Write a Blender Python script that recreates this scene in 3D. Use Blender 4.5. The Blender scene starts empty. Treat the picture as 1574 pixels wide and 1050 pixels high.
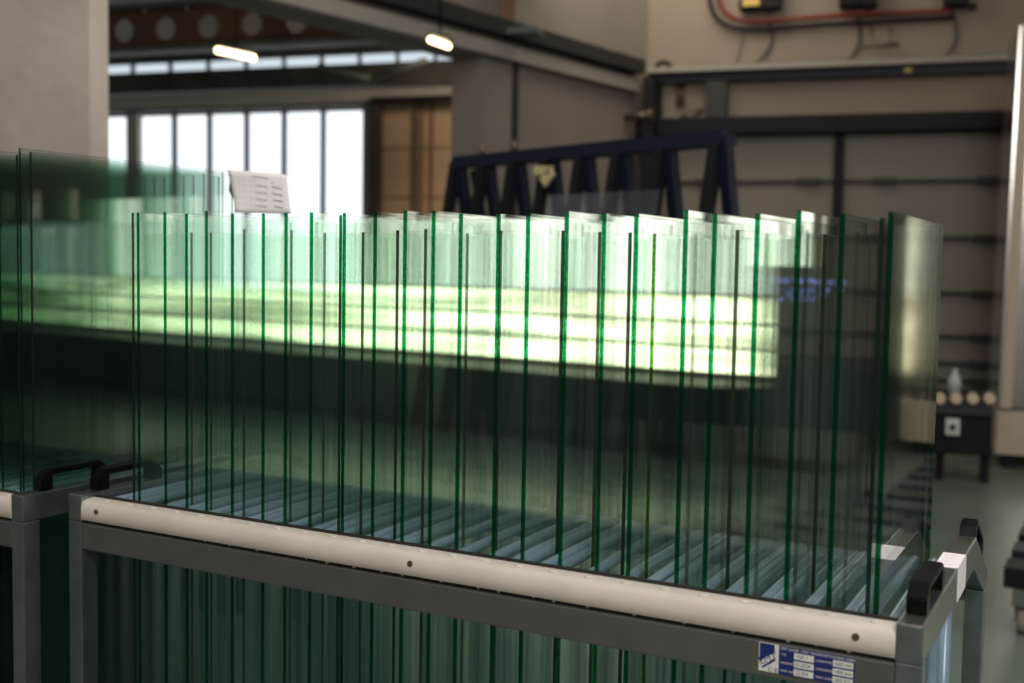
import bpy, bmesh, math, random
from mathutils import Vector, Matrix
random.seed(7)
S = bpy.context.scene
COL = S.collection
PI = math.pi

# ------------------------------------------------------------------ camera
F_PX, YAW, PITCH, ROLL = 1760.833, 0.494143, -0.066258, 0.016720
ZR = 1.10                                   # height of the rack top above the floor
CAM = Vector((1.87465, -1.642436, ZR + 0.48762))
fw = Vector((-math.sin(YAW) * math.cos(PITCH), math.cos(YAW) * math.cos(PITCH), math.sin(PITCH)))
r0 = Vector((math.cos(YAW), math.sin(YAW), 0)); u0 = r0.cross(fw)
R_ = r0 * math.cos(ROLL) + u0 * math.sin(ROLL)
U_ = -r0 * math.sin(ROLL) + u0 * math.cos(ROLL)
cd = bpy.data.cameras.new('camera'); cam = bpy.data.objects.new('camera', cd); COL.objects.link(cam)
cam.matrix_world = Matrix(((R_.x, U_.x, -fw.x, CAM.x), (R_.y, U_.y, -fw.y, CAM.y), (R_.z, U_.z, -fw.z, CAM.z), (0, 0, 0, 1)))
cd.sensor_width = 36; cd.lens = F_PX / 1574 * 36
cd.clip_start = 0.02; cd.clip_end = 200
cd.dof.use_dof = True; cd.dof.focus_distance = 2.05; cd.dof.aperture_fstop = 2.9
S.camera = cam

# ------------------------------------------------------------------ world, exposure, lights
W = bpy.data.worlds.new('world'); S.world = W; W.use_nodes = True
W.node_tree.nodes['Background'].inputs[0].default_value = (1.0, 0.955, 0.91, 1)
W.node_tree.nodes['Background'].inputs[1].default_value = 0.17
S.view_settings.view_transform = 'Standard'; S.view_settings.look = 'None'
S.view_settings.exposure = 0.0; S.view_settings.gamma = 1.0
S.view_settings.use_curve_mapping = False
S.cycles.max_bounces = 40; S.cycles.transparent_max_bounces = 120
S.cycles.glossy_bounces = 14; S.cycles.transmission_bounces = 12; S.cycles.diffuse_bounces = 4
S.cycles.caustics_reflective = True; S.cycles.sample_clamp_indirect = 6.0
S.cycles.blur_glossy = 0.3

def area(name, loc, target, size, energy, color=(1, 1, 1), sy=None):
    l = bpy.data.lights.new(name, 'AREA'); l.shape = 'RECTANGLE' if sy else 'SQUARE'
    l.size = size
    if sy: l.size_y = sy
    l.energy = energy; l.color = color
    o = bpy.data.objects.new(name, l); COL.objects.link(o); o.location = loc
    o.rotation_euler = (Vector(target) - Vector(loc)).to_track_quat('-Z', 'Y').to_euler()
    return o
area('overhead_fill', (1.6, 1.2, 5.4), (1.2, 0.6, 0), 2.2, 60, (1.0, 0.93, 0.84))
area('overhead_fill', (5.0, 4.0, 5.6), (3.5, 8.0, 0), 3.0, 75, (1.0, 0.86, 0.70))
area('overhead_fill', (-2.5, 9.0, 5.6), (-2.5, 12.0, 1.5), 2.5, 80, (1.0, 0.84, 0.68))
area('overhead_fill', (3.6, -3.0, 4.4), (0.9, 0.4, 1.0), 2.0, 190, (1.0, 0.965, 0.94))  # fill added behind the viewer to brighten the paper and white strip
area('overhead_fill', (-3.4, 13.0, 6.4), (-3.0, 19.0, 2.0), 2.5, 1000, (1.0, 0.80, 0.60))  # fill added above the far hall to brighten the tan door
area('overhead_fill', (-1.5, 2.4, 5.2), (-3.5, 4.6, 1.8), 1.8, 55, (1.0, 0.9, 0.8))

# ------------------------------------------------------------------ pixel rays -> points in the room
def ray(px, py):
    return (fw + R_ * ((px - 787) / F_PX) - U_ * ((py - 525) / F_PX))
def hit(px, py, P0, n):
    d = ray(px, py); return CAM + d * ((P0 - CAM).dot(n) / d.dot(n))
def hz(px, py, z):
    return hit(px, py, Vector((0, 0, z)), Vector((0, 0, 1)))

# ------------------------------------------------------------------ materials
MATS = {}
def mat(name, col, rough=0.5, metal=0.0, spec=0.5, noise=0.0, nscale=8.0, bump=0.0, bscale=60.0, stretch=None, emis=None, estr=0.0, coat=0.0, col2=None):
    m = bpy.data.materials.new(name); m.use_nodes = True; nt = m.node_tree; b = nt.nodes['Principled BSDF']
    b.inputs['Base Color'].default_value = (*col, 1); b.inputs['Roughness'].default_value = rough
    b.inputs['Metallic'].default_value = metal; b.inputs['Specular IOR Level'].default_value = spec
    b.inputs['Coat Weight'].default_value = coat
    tc = nt.nodes.new('ShaderNodeTexCoord'); mp = nt.nodes.new('ShaderNodeMapping')
    nt.links.new(tc.outputs['Object'], mp.inputs[0])
    if stretch: mp.inputs['Scale'].default_value = stretch
    if noise > 0 or col2:
        n = nt.nodes.new('ShaderNodeTexNoise'); n.inputs['Scale'].default_value = nscale; n.inputs['Detail'].default_value = 6
        nt.links.new(mp.outputs[0], n.inputs[0])
        rp = nt.nodes.new('ShaderNodeValToRGB')
        c2 = col2 or tuple(min(1, c * (1 + noise)) for c in col); c1 = col if col2 else tuple(c * (1 - noise) for c in col)
        rp.color_ramp.elements[0].position = 0.32; rp.color_ramp.elements[1].position = 0.68
        rp.color_ramp.elements[0].color = (*c1, 1); rp.color_ramp.elements[1].color = (*c2, 1)
        nt.links.new(n.outputs[0], rp.inputs[0]); nt.links.new(rp.outputs[0], b.inputs['Base Color'])
    if bump > 0:
        n = nt.nodes.new('ShaderNodeTexNoise'); n.inputs['Scale'].default_value = bscale; n.inputs['Detail'].default_value = 4
        nt.links.new(mp.outputs[0], n.inputs[0])
        bp = nt.nodes.new('ShaderNodeBump'); bp.inputs['Strength'].default_value = bump; bp.inputs['Distance'].default_value = 0.01
        nt.links.new(n.outputs[0], bp.inputs['Height']); nt.links.new(bp.outputs[0], b.inputs['Normal'])
    if emis:
        b.inputs['Emission Color'].default_value = (*emis, 1); b.inputs['Emission Strength'].default_value = estr
    MATS[name] = m; return m

def glass_face(name, tint, haze=0.0, hazecol=(0.5, 0.6, 0.55), rough=0.004):
    """clear float glass: Fresnel reflection at each surface, the rest passes with a slight tint"""
    m = bpy.data.materials.new(name); m.use_nodes = True; nt = m.node_tree; nt.nodes.clear()
    out = nt.nodes.new('ShaderNodeOutputMaterial'); mix = nt.nodes.new('ShaderNodeMixShader')
    tr = nt.nodes.new('ShaderNodeBsdfTransparent'); gl = nt.nodes.new('ShaderNodeBsdfGlossy')
    fr = nt.nodes.new('ShaderNodeFresnel'); ge = nt.nodes.new('ShaderNodeNewGeometry'); mm = nt.nodes.new('ShaderNodeMapRange')
    mm.inputs['To Min'].default_value = 1.52; mm.inputs['To Max'].default_value = 1 / 1.52
    nt.links.new(ge.outputs['Backfacing'], mm.inputs['Value']); nt.links.new(mm.outputs[0], fr.inputs['IOR'])
    tr.inputs[0].default_value = (*tint, 1); gl.inputs['Color'].default_value = (0.97, 1.0, 0.98, 1); gl.inputs['Roughness'].default_value = rough
    nt.links.new(fr.outputs[0], mix.inputs[0]); nt.links.new(tr.outputs[0], mix.inputs[1]); nt.links.new(gl.outputs[0], mix.inputs[2])
    last = mix
    if haze:
        df = nt.nodes.new('ShaderNodeBsdfDiffuse'); df.inputs[0].default_value = (*hazecol, 1)
        m2 = nt.nodes.new('ShaderNodeMixShader')
        tc = nt.nodes.new('ShaderNodeTexCoord'); n = nt.nodes.new('ShaderNodeTexNoise'); n.inputs['Scale'].default_value = 260
        nt.links.new(tc.outputs['Object'], n.inputs[0])
        mr = nt.nodes.new('ShaderNodeMapRange'); mr.inputs['From Min'].default_value = 0.45; mr.inputs['From Max'].default_value = 0.8
        mr.inputs['To Min'].default_value = haze * 0.5; mr.inputs['To Max'].default_value = haze * 3
        nt.links.new(n.outputs[0], mr.inputs[0]); nt.links.new(mr.outputs[0], m2.inputs[0])
        nt.links.new(mix.outputs[0], m2.inputs[1]); nt.links.new(df.outputs[0], m2.inputs[2]); last = m2
    nt.links.new(last.outputs[0], out.inputs[0]); MATS[name] = m; return m

def glass_edge(name, deep, diff, mixf=0.5, gloss=0.12, dscale=900, dark=0.55):
    """cut glass edge: light piped through the sheet arrives deep green, broken up by the ground, chipped cut"""
    m = bpy.data.materials.new(name); m.use_nodes = True; nt = m.node_tree; nt.nodes.clear()
    N = nt.nodes.new; L = nt.links.new
    out = N('ShaderNodeOutputMaterial'); tr = N('ShaderNodeBsdfTransparent'); df = N('ShaderNodeBsdfDiffuse'); gl = N('ShaderNodeBsdfGlossy')
    tc = N('ShaderNodeTexCoord'); mp = N('ShaderNodeMapping'); mp.inputs['Scale'].default_value = (1, 1, 0.5)
    n = N('ShaderNodeTexNoise'); n.inputs['Scale'].default_value = dscale * 0.35; n.inputs['Detail'].default_value = 3
    L(tc.outputs['Object'], mp.inputs[0]); L(mp.outputs[0], n.inputs[0])
    rp = N('ShaderNodeValToRGB'); e = rp.color_ramp.elements
    e[0].position = 0.35; e[1].position = 0.72
    e[0].color = (*[c * dark for c in deep], 1); e[1].color = (*[min(1, c * 1.5) for c in deep], 1)
    L(n.outputs[0], rp.inputs[0]); L(rp.outputs[0], tr.inputs[0])
    df.inputs[0].default_value = (*diff, 1); gl.inputs['Color'].default_value = (0.4, 0.9, 0.6, 1); gl.inputs['Roughness'].default_value = 0.3
    m1 = N('ShaderNodeMixShader'); m1.inputs[0].default_value = mixf
    L(tr.outputs[0], m1.inputs[1]); L(df.outputs[0], m1.inputs[2])
    m2 = N('ShaderNodeMixShader'); m2.inputs[0].default_value = gloss
    L(m1.outputs[0], m2.inputs[1]); L(gl.outputs[0], m2.inputs[2]); L(m2.outputs[0], out.inputs[0])
    MATS[name] = m; return m

def emit(name, col, s):
    m = bpy.data.materials.new(name); m.use_nodes = True; nt = m.node_tree; nt.nodes.clear()
    out = nt.nodes.new('ShaderNodeOutputMaterial'); e = nt.nodes.new('ShaderNodeEmission')
    e.inputs[0].default_value = (*col, 1); e.inputs[1].default_value = s; nt.links.new(e.outputs[0], out.inputs[0])
    MATS[name] = m; return m

def streaks(name, col, s_, scale, lo, hi):
    """frosted glazing whose soft light and dark streaks are painted into its glow"""
    m = emit(name, col, s_); nt = m.node_tree; e = nt.nodes['Emission']
    tc = nt.nodes.new('ShaderNodeTexCoord'); mp = nt.nodes.new('ShaderNodeMapping'); mp.inputs['Scale'].default_value = scale
    n = nt.nodes.new('ShaderNodeTexNoise'); n.inputs['Scale'].default_value = 2.4; n.inputs['Detail'].default_value = 2.5
    mr = nt.nodes.new('ShaderNodeMapRange'); mr.inputs['From Min'].default_value = .36; mr.inputs['From Max'].default_value = .62
    mr.inputs['To Min'].default_value = lo * s_; mr.inputs['To Max'].default_value = hi * s_
    nt.links.new(tc.outputs['Object'], mp.inputs[0]); nt.links.new(mp.outputs[0], n.inputs[0]); nt.links.new(n.outputs[0], mr.inputs[0]); nt.links.new(mr.outputs[0], e.inputs[1])
    return m

G_FACE = glass_face('float_glass', (0.968, 0.986, 0.976), haze=0.0025)
G_FACE2 = glass_face('float_glass_green', (0.865, 0.910, 0.885), haze=0.003)
E_GREEN = glass_edge('cut_edge_green', (0.018, 0.40, 0.15), (0.0, 0.016, 0.009), 0.30, 0.03)
E_LINE = glass_edge('interlayer_line', (0.006, 0.09, 0.045), (0.0, 0.012, 0.006), 0.4, 0.03)
E_BROWN = glass_edge('cut_edge_brown', (0.16, 0.19, 0.12), (0.035, 0.035, 0.025), 0.40, 0.05)
E_DARK = glass_edge('cut_edge_dark', (0.02, 0.03, 0.02), (0.012, 0.010, 0.008), 0.5, 0.05)
E_OLIVE = glass_edge('cut_edge_olive', (0.16, 0.42, 0.06), (0.03, 0.05, 0.01), 0.30, 0.05)
E_TOP = glass_edge('cut_edge_top', (0.55, 0.75, 0.60), (0.45, 0.48, 0.42), 0.5, 0.15)  # pale colour stands in for light caught along the top edge
STEEL = mat('galvanised_steel', (0.27, 0.295, 0.295), 0.27, 0.9, noise=0.12, nscale=22, bump=0.06, bscale=180)
STEEL_D = mat('rail_steel', (0.13, 0.132, 0.118), 0.42, 0.55, noise=0.08, nscale=18)
PLAST = mat('white_polyethylene', (0.66, 0.60, 0.545), 0.45, noise=0.05, nscale=14, bump=0.02, bscale=90)
PLAST.node_tree.nodes['Principled BSDF'].inputs['Subsurface Weight'].default_value = 0.25
PLAST.node_tree.nodes['Principled BSDF'].inputs['Subsurface Radius'].default_value = (0.02, 0.014, 0.01)
RUBBER = mat('black_rubber', (0.012, 0.012, 0.012), 0.6)
HANDLE = mat('black_handle_plastic', (0.003, 0.003, 0.0035), 0.35, spec=0.12, bump=0.05, bscale=500)
SCREW = mat('screw_metal', (0.16, 0.13, 0.10), 0.45, 0.8)
HOSE = mat('grey_blue_hose', (0.20, 0.285, 0.37), 0.30, coat=0.3, noise=0.06, nscale=30)
NAVY = mat('navy_paint', (0.006, 0.009, 0.024), 0.5, spec=0.3)
BLACKP = mat('black_paint', (0.008, 0.008, 0.011), 0.55, spec=0.2)
PAPER = mat('white_paper', (0.88, 0.85, 0.88), 0.8)
PAPER_D = mat('paper_shaded_back', (0.30, 0.33, 0.34), 0.8)  # same white paper, with the flap's shade put into the colour
INK = mat('grey_ink', (0.22, 0.21, 0.23), 0.8)
INKL = mat('light_grey_ink', (0.50, 0.48, 0.51), 0.8)
INKR = mat('red_ink', (0.65, 0.22, 0.25), 0.8)
LBLUE = mat('label_blue', (0.008, 0.018, 0.12), 0.4)
LWHITE = mat('label_white', (0.62, 0.62, 0.60), 0.5)
LINK = mat('label_ink', (0.015, 0.015, 0.02), 0.6)
FLOOR = mat('green_epoxy_floor', (0.150, 0.200, 0.165), 0.32, noise=0.10, nscale=1.3, spec=0.4)
WALLB = mat('cream_wall_panel', (0.25, 0.212, 0.165), 0.7, noise=0.04, nscale=0.8)
WALLP = mat('grey_concrete_partition', (0.23, 0.21, 0.18), 0.8, noise=0.08, nscale=1.2)
CONC = mat('pale_concrete', (0.56, 0.51, 0.455), 0.9, noise=0.11, nscale=2.6, bump=0.4, bscale=9)
BEAMW = mat('pale_beam_paint', (0.31, 0.30, 0.265), 0.6, noise=0.05, nscale=2)
TAN = mat('tan_door_panel', (0.42, 0.29, 0.185), 0.6, noise=0.03, nscale=1)
DOORP = mat('grey_door_panel', (0.235, 0.216, 0.175), 0.55, noise=0.03, nscale=1)
SEAM = mat('dark_seam', (0.03, 0.03, 0.028), 0.6)
BROWNB = mat('brown_castellated_steel', (0.19, 0.105, 0.055), 0.6, noise=0.12, nscale=2)
DARKC = mat('dark_ceiling', (0.05, 0.048, 0.04), 0.8, noise=0.4, nscale=1.5)
GREYST = mat('grey_green_steel', (0.12, 0.135, 0.125), 0.5, 0.2)
DGREEN = mat('dark_green_steel', (0.022, 0.026, 0.022), 0.6)
TEAL = mat('dark_teal_backdrop', (0.006, 0.018, 0.022), 0.55, spec=0.25)
MULL = mat('dark_mullion', (0.03, 0.045, 0.075), 0.5)
SSTEEL = mat('brushed_stainless', (0.62, 0.58, 0.53), 0.22, 1.0, noise=0.06, nscale=6, bump=0.25, bscale=1.6)
CREAM = mat('cream_machine_base', (0.50, 0.42, 0.34), 0.55)
REDC = mat('red_cable', (0.16, 0.018, 0.012), 0.5)
KNOB = mat('beige_knob', (0.62, 0.50, 0.36), 0.5)
YELL = mat('yellow_paint', (0.55, 0.42, 0.08), 0.5)
STRAP = mat('pale_yellow_strap', (0.50, 0.46, 0.24), 0.7)
WIN = emit('daylight_window', (0.90, 0.955, 1.0), 1.45)
CLER = emit('skylight_strip', (0.80, 0.92, 1.0), 0.85)
LAMP = emit('warm_tube', (1.0, 0.70, 0.38), 9.0)
BLED = emit('blue_indicator', (0.30, 0.35, 1.0), 3.2)

# ------------------------------------------------------------------ mesh helpers
def bm_box(bm, x0, x1, y0, y1, z0, z1, mi=0, M=None, bevel=0.0):
    vs = [bm.verts.new((x, y, z)) for x in (x0, x1) for y in (y0, y1) for z in (z0, z1)]
    if M is not None:
        for v in vs: v.co = M @ v.co
    fs = []
    for q in ((0, 1, 3, 2), (4, 6, 7, 5), (0, 4, 5, 1), (2, 3, 7, 6), (0, 2, 6, 4), (1, 5, 7, 3)):
        f = bm.faces.new([vs[i] for i in q]); f.material_index = mi; fs.append(f)
    if bevel > 0:
        es = {e for f in fs for e in f.edges}
        r = bmesh.ops.bevel(bm, geom=list(es), offset=bevel, segments=2, profile=0.6, affect='EDGES')
        for f in r['faces']: f.material_index = mi
    return vs
def bm_tube(bm, pts, rad, seg=10, mi=0, cap=True, smooth=True):
    pts = [Vector(p) for p in pts]; rings = []
    up = Vector((0, 0, 1))
    d0 = (pts[1] - pts[0]).normalized()
    ref = up if abs(d0.dot(up)) < 0.9 else Vector((1, 0, 0))
    a = d0.cross(ref).normalized()
    for i, p in enumerate(pts):
        t = ((pts[min(i + 1, len(pts) - 1)] - pts[max(i - 1, 0)])).normalized()
        a = (a - t * a.dot(t)).normalized(); b = t.cross(a)
        rr = rad[i] if isinstance(rad, (list, tuple)) else rad
        rings.append([bm.verts.new(p + (a * math.cos(2 * PI * k / seg) + b * math.sin(2 * PI * k / seg)) * rr) for k in range(seg)])
    for i in range(len(rings) - 1):
        for k in range(seg):
            f = bm.faces.new((rings[i][k], rings[i][(k + 1) % seg], rings[i + 1][(k + 1) % seg], rings[i + 1][k])); f.material_index = mi; f.smooth = smooth
    if cap:
        f = bm.faces.new(rings[0][::-1]); f.material_index = mi
        f = bm.faces.new(rings[-1]); f.material_index = mi
def bm_prism(bm, prof, axis, a0, a1, mi=0, M=None, bevel=0):
    """extrude a 2D profile; axis 'x': profile in (y,z); 'y': (x,z); 'z': (x,y)"""
    def P(p, a):
        v = {'x': (a, p[0], p[1]), 'y': (p[0], a, p[1]), 'z': (p[0], p[1], a)}[axis]
        v = Vector(v); return M @ v if M is not None else v
    A = [bm.verts.new(P(p, a0)) for p in prof]; B = [bm.verts.new(P(p, a1)) for p in prof]; n = len(prof); fs = []
    for i in range(n): fs.append(bm.faces.new((A[i], A[(i + 1) % n], B[(i + 1) % n], B[i])))
    fs.append(bm.faces.new(A[::-1])); fs.append(bm.faces.new(B))
    for f in fs: f.material_index = mi
    if bevel:
        es = {e for f in fs for e in f.edges}
        r = bmesh.ops.bevel(bm, geom=list(es), offset=bevel, segments=2, profile=0.6, affect='EDGES')
        for f in r['faces']: f.material_index = mi
def obj(name, bm, mats, parent=None, loc=None, recalc=True):
    if recalc: bmesh.ops.recalc_face_normals(bm, faces=bm.faces)
    me = bpy.data.meshes.new(name); bm.to_mesh(me); bm.free()
    for m in (mats if isinstance(mats, (list, tuple)) else [mats]): me.materials.append(m)
    o = bpy.data.objects.new(name, me); COL.objects.link(o)
    if loc is not None: o.location = loc
    if parent is not None: o.parent = parent
    return o
def tag(o, label, cat, group=None):
    o['label'] = label; o['category'] = cat
    if group: o['group'] = group
    return o
def thing(name, label, cat, loc=(0, 0, 0), group=None):
    o = bpy.data.objects.new(name, None); COL.objects.link(o); o.location = loc
    return tag(o, label, cat, group)
def struct(name, bm, mats, loc=None):
    o = obj(name, bm, mats, loc=loc); o['kind'] = 'structure'; return o
def child(name, bm, mats, t, label=None):
    """part built in world coordinates, stored relative to its thing"""
    o = obj(name, bm, mats)
    off = t.matrix_basis.translation if t.parent is None else t.matrix_basis.translation + t.parent.matrix_basis.translation
    for v in o.data.vertices: v.co -= off
    o.parent = t
    if label: o['label'] = label
    return o
def NB(): return bmesh.new()

# ------------------------------------------------------------------ the setting: planes of the hall
A_ = math.radians(10.5)
nb = Vector((-math.sin(A_), math.cos(A_), 0)); ub = Vector((math.cos(A_), math.sin(A_), 0))
PB = CAM + nb * 12.5                              # back wall
PF = CAM + nb * 20.5                              # window wall of the far hall
def s_of(P): return (P - CAM).dot(ub)
def frame_box(bm, s0, s1, d0, d1, z0, z1, mi=0, bevel=0):
    """box in hall coordinates: s along the back wall, d distance from the camera along its normal"""
    M = Matrix(((ub.x, nb.x, 0, CAM.x), (ub.y, nb.y, 0, CAM.y), (0, 0, 1, 0), (0, 0, 0, 1)))
    bm_box(bm, s0, s1, d0, d1, z0, z1, mi, M, bevel)
def HP(s, d, z): return Vector((CAM.x, CAM.y, 0)) + ub * s + nb * d + Vector((0, 0, z))
def sz(px, py, d):
    P = hit(px, py, CAM + nb * d, nb); return s_of(P), P.z
def px_box(bm, x0, y0, x1, y1, d, thick, mi=0, bevel=0):
    """box whose face at distance d covers the given stretch of the wall; its height and width are read at the mid lines"""
    xm, ym = (x0 + x1) / 2, (y0 + y1) / 2
    s0, _ = sz(x0, ym, d); s1, _ = sz(x1, ym, d); _, z1 = sz(xm, y0, d); _, z0 = sz(xm, y1, d)
    frame_box(bm, s0, s1, d, d + thick, z0, z1, mi, bevel)
    return s0, s1, z0, z1

bm = NB(); bm_box(bm, -22, 22, -8, 28, -0.1, 0); struct('floor', bm, FLOOR)
sC, _ = sz(990, 300, 12.5)
# back wall with upper cream sheeting; right part carries a long window band
D = 12.5
sL, zDoorTop = sz(1115, 205, D); sDm0, _ = sz(1282, 270, D); sDm1, _ = sz(1297, 270, D); sR, _ = sz(1556, 300, D)
WS0, WS1, DW = 3.2, 19.0, 9.1                       # window wall: it steps forward right of the machine
bm = NB()
frame_box(bm, sC, WS0 + .3, D, D + 0.25, 0, 7)
struct('wall_back', bm, WALLB)
bm = NB(); frame_box(bm, WS0, WS0 + .2, DW + .2, D, 0, 7)
frame_box(bm, WS0, WS1, DW, DW + 0.2, 0, 0.68); SS = 9.9
frame_box(bm, WS0, SS, DW, DW + 0.2, 2.36, 7); frame_box(bm, SS, WS1, DW, DW + 0.2, 2.02, 2.10); frame_box(bm, SS, WS1, DW, DW + 0.2, 2.52, 7)
k = SS; rw = random.Random(8)
while k < WS1:
    g_ = rw.uniform(.30, .8); frame_box(bm, k, min(k + g_, WS1), DW, DW + .2, 2.10, 2.52); k += g_ + .17
struct('wall_right', bm, WALLB)
bm = NB(); wm = []; rw = random.Random(5); edges_ = [3.2, 4.4, 5.4, 6.5, 7.6, 8.7, 9.9, 11.2, 12.6, 14.2, 16.4, 19.0]
for i in range(11):                                  # glow is dimmed bay by bay so the mirrored band fades
    a_, b_ = edges_[i], edges_[i + 1]; f = i / 10; j = rw.uniform(.88, 1.12)
    wm += [streaks('bay_%d_upper' % i, (0.96, 0.98, 0.84), (4.2 * (1 - f) ** 1.5 + .55) * j, (1.5, 1.5, .10), .35, 1.3), streaks('bay_%d_lower' % i, (1.0, 0.95, 0.64), (5.6 * (1 - f) ** 1.6 + .85) * j, (.30, .30, 2.6), .40, 1.4)]
    frame_box(bm, a_, b_, DW + 0.1, DW + 0.14, 1.36, 2.36 if i < 6 else 2.02, 2 * i); frame_box(bm, a_, b_, DW + 0.1, DW + 0.14, 0.68, 1.36, 2 * i + 1)
frame_box(bm, SS, WS1, DW + 0.1, DW + 0.14, 2.10, 2.52, 22)
w = struct('window_1', bm, wm + [emit('right_window_slots', (1.0, 0.98, 0.86), 5.0)])
bm = NB()
k = WS0; rw = random.Random(21)
while k <= WS1 + 0.01:
    ww = rw.choice((.02, .03, .05)); frame_box(bm, k - ww, k + ww, DW - 0.03, DW + 0.09, 1.36, 2.36); k += rw.uniform(.35, .9)
for z in (0.90, 1.12): frame_box(bm, WS0, WS1, DW + 0.02, DW + 0.08, z - 0.012, z + 0.012)
frame_box(bm, WS0, WS1, DW - 0.05, DW + 0.09, 1.35, 1.37)
o = obj('window_frame', bm, mat('right_window_frame', (0.30, 0.32, 0.28), 0.6), w)

# sectional door in the back wall, seen between the A-frame rack and the steel machine
bm = NB()
ys = [206, 280, 365, 447, 511, 551, 577, 597, 640]
zs = [sz(1290, y, D)[1] for y in ys]; zs[-1] = 0.0
d1 = struct('door_1', NB(), DOORP) if False else None
bmp = NB(); bms = NB()
for a, b in zip(zs[:-1], zs[1:]):
    frame_box(bmp, sL - 0.6, sDm0, D - 0.06, D - 0.01, b + 0.012, a - 0.012, 0, 0.006)
    frame_box(bmp, sDm1, sR, D - 0.06, D - 0.01, b + 0.012, a - 0.012, 0, 0.006)
door = struct('door_1', bmp, DOORP)
for z in zs[1:-1]:
    frame_box(bms, sL - 0.6, sDm0, D - 0.10, D - 0.06, z - 0.02, z + 0.02)
    frame_box(bms, sDm1, sR, D - 0.10, D - 0.06, z - 0.02, z + 0.02)
    for q in (0.25, 0.86):
        for a, b in ((sL - 0.6, sDm0), (sDm1, sR)):
            m_ = a + (b - a) * q; frame_box(bms, m_ - 0.12, m_ + 0.12, D - 0.13, D - 0.08, z - 0.035, z + 0.035)
obj('seam_rail', bms, SEAM, door)
bm = NB(); frame_box(bm, sDm0, sDm1, D - 0.14, D - 0.02, 0, zDoorTop); obj('centre_post', bm, BLACKP, door)
bm = NB(); frame_box(bm, sR, sR + 0.05, D - 0.14, D - 0.02, 0, zDoorTop); obj('side_track', bm, SEAM, door)

# beams and strips on the back wall
def seg_beam(name, p0, p1, d, hpx0, hpx1, thick, m, kind_struct=True):
    s0, z0 = sz(*p0, d); s1, z1 = sz(*p1, d); _, za = sz(p0[0], p0[1] + hpx0, d)
    bm = NB(); zt = (z0 + z1) / 2; frame_box(bm, s0, s1, d - thick, d, za + (zt - z0), zt)
    return struct(name, bm, m)
seg_beam('trim_1', (985, 187), (1562, 176), D - 0.02, 24, 22, 0.3, BLACKP)
seg_beam('trim_2', (1000, 118), (1600, 92), D - 0.02, 15, 14, 0.12, NAVY)
seg_beam('trim_3', (1000, 112), (1600, 86), D - 0.02, 7, 7, 0.22, BEAMW)
bm = NB(); px_box(bm, 1084, 125, 1116, 190, D - 0.2, 0.19); struct('trim_4', bm, DGREEN)
bm = NB(); px_box(bm, 986, 118, 1003, 420, D - 0.5, 0.45); struct('trim_5', bm, BLACKP)
seg_beam('trim_6', (1060, 99), (1600, 80), D - 0.01, 3, 3, 0.03, WALLP)

# partition between the two halls, with its opening
C0 = HP(sC, D, 0); a2 = math.radians(9.0)
d2 = Vector((math.sin(a2), math.cos(a2), 0)); n2 = Vector((math.cos(a2), -math.sin(a2), 0))
def hpart(px, py, off=0.0): return hit(px, py, C0 + n2 * off, n2)
def part_box(bm, t0, t1, n0, n1, z0, z1, mi=0):
    """t measured from the corner towards the camera"""
    M = Matrix(((-d2.x, n2.x, 0, C0.x), (-d2.y, n2.y, 0, C0.y), (0, 0, 1, 0), (0, 0, 0, 1)))
    bm_box(bm, t0, t1, n0, n1, z0, z1, mi, M)
def tt(P): return -(P - C0).dot(d2)
tE = tt(hpart(739, 220)); zOp = hpart(732, 83).z
tN = tt(hpart(300, 0)) + 1.5
tN = min(max(tN, 9.0), 10.2)
bm = NB(); part_box(bm, 0, tE, -0.35, 0, 0, 7)
part_box(bm, tE, tN, -0.35, 0, zOp, 7); struct('wall_left', bm, WALLP)
zB1 = hpart(860, 62).z; zB0 = hpart(860, 76).z
bm = NB(); part_box(bm, 0.3, tN, 0, 0.16, zB0 - 0.05, zB1 + 0.0); struct('trim_7', bm, DGREEN)
bm = NB(); part_box(bm, 0.3, tN, 0, 0.10, zOp, zB0 - 0.12); struct('trim_8', bm, BEAMW)
tg = tt(hpart(789, 220)); bm = NB(); part_box(bm, tg - 0.03, tg + 0.03, 0, 0.03, 0, zOp); struct('trim_9', bm, SEAM)

# far hall: window wall
DF = 20.5
def far_box(name, x0, y0, x1, y1, m, dd=0.0, th=0.1, kind=True):
    bm = NB(); px_box(bm, x0, y0, x1, y1, DF - dd, th); return struct(name, bm, m)
sW = [sz(x, 240, DF)[0] for x in (165, 193, 214, 556)]
_, zWt = sz(385, 174, DF); _, zWb = sz(385, 446, DF)
sA = sz(20, 240, DF)[0]; sT0 = sz(576, 240, DF)[0]; sT1 = sz(900, 240, DF)[0]
bm = NB()
frame_box(bm, sA - 4, sT1, DF + 0.02, DF + 0.3, 0, zWb); frame_box(bm, sA - 4, sT1, DF + 0.02, DF + 0.3, zWt, 7.4)
frame_box(bm, sW[1], sW[2], DF + 0.02, DF + 0.3, zWb, zWt); frame_box(bm, sW[3], sT1, DF + 0.02, DF + 0.3, zWb, zWt)
struct('wall_far', bm, BEAMW)
bm = NB(); frame_box(bm, sA - 4, sW[1], DF + 0.12, DF + 0.15, zWb, zWt); frame_box(bm, sW[2], sW[3], DF + 0.12, DF + 0.15, zWb, zWt)
wf = struct('window_2', bm, WIN)
bm = NB()
for x in (267, 321, 378, 435.5, 495.5):
    s = sz(x, 250, DF)[0]; frame_box(bm, s - 0.035, s + 0.035, DF - 0.03, DF + 0.1, zWb, zWt)
s = sz(172, 250, DF)[0]; frame_box(bm, sW[2] - 0.02, sW[3] + 0.02, DF - 0.03, DF + 0.1, zWb - 0.06, zWb)
obj('window_frame', bm, MULL, wf)
far_box('trim_10', 195, 160, 212, 446, BEAMW, 0.15, 0.1)
far_box('trim_11', 60, 137, 740, 160, BEAMW, 0.3, 0.3)
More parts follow.
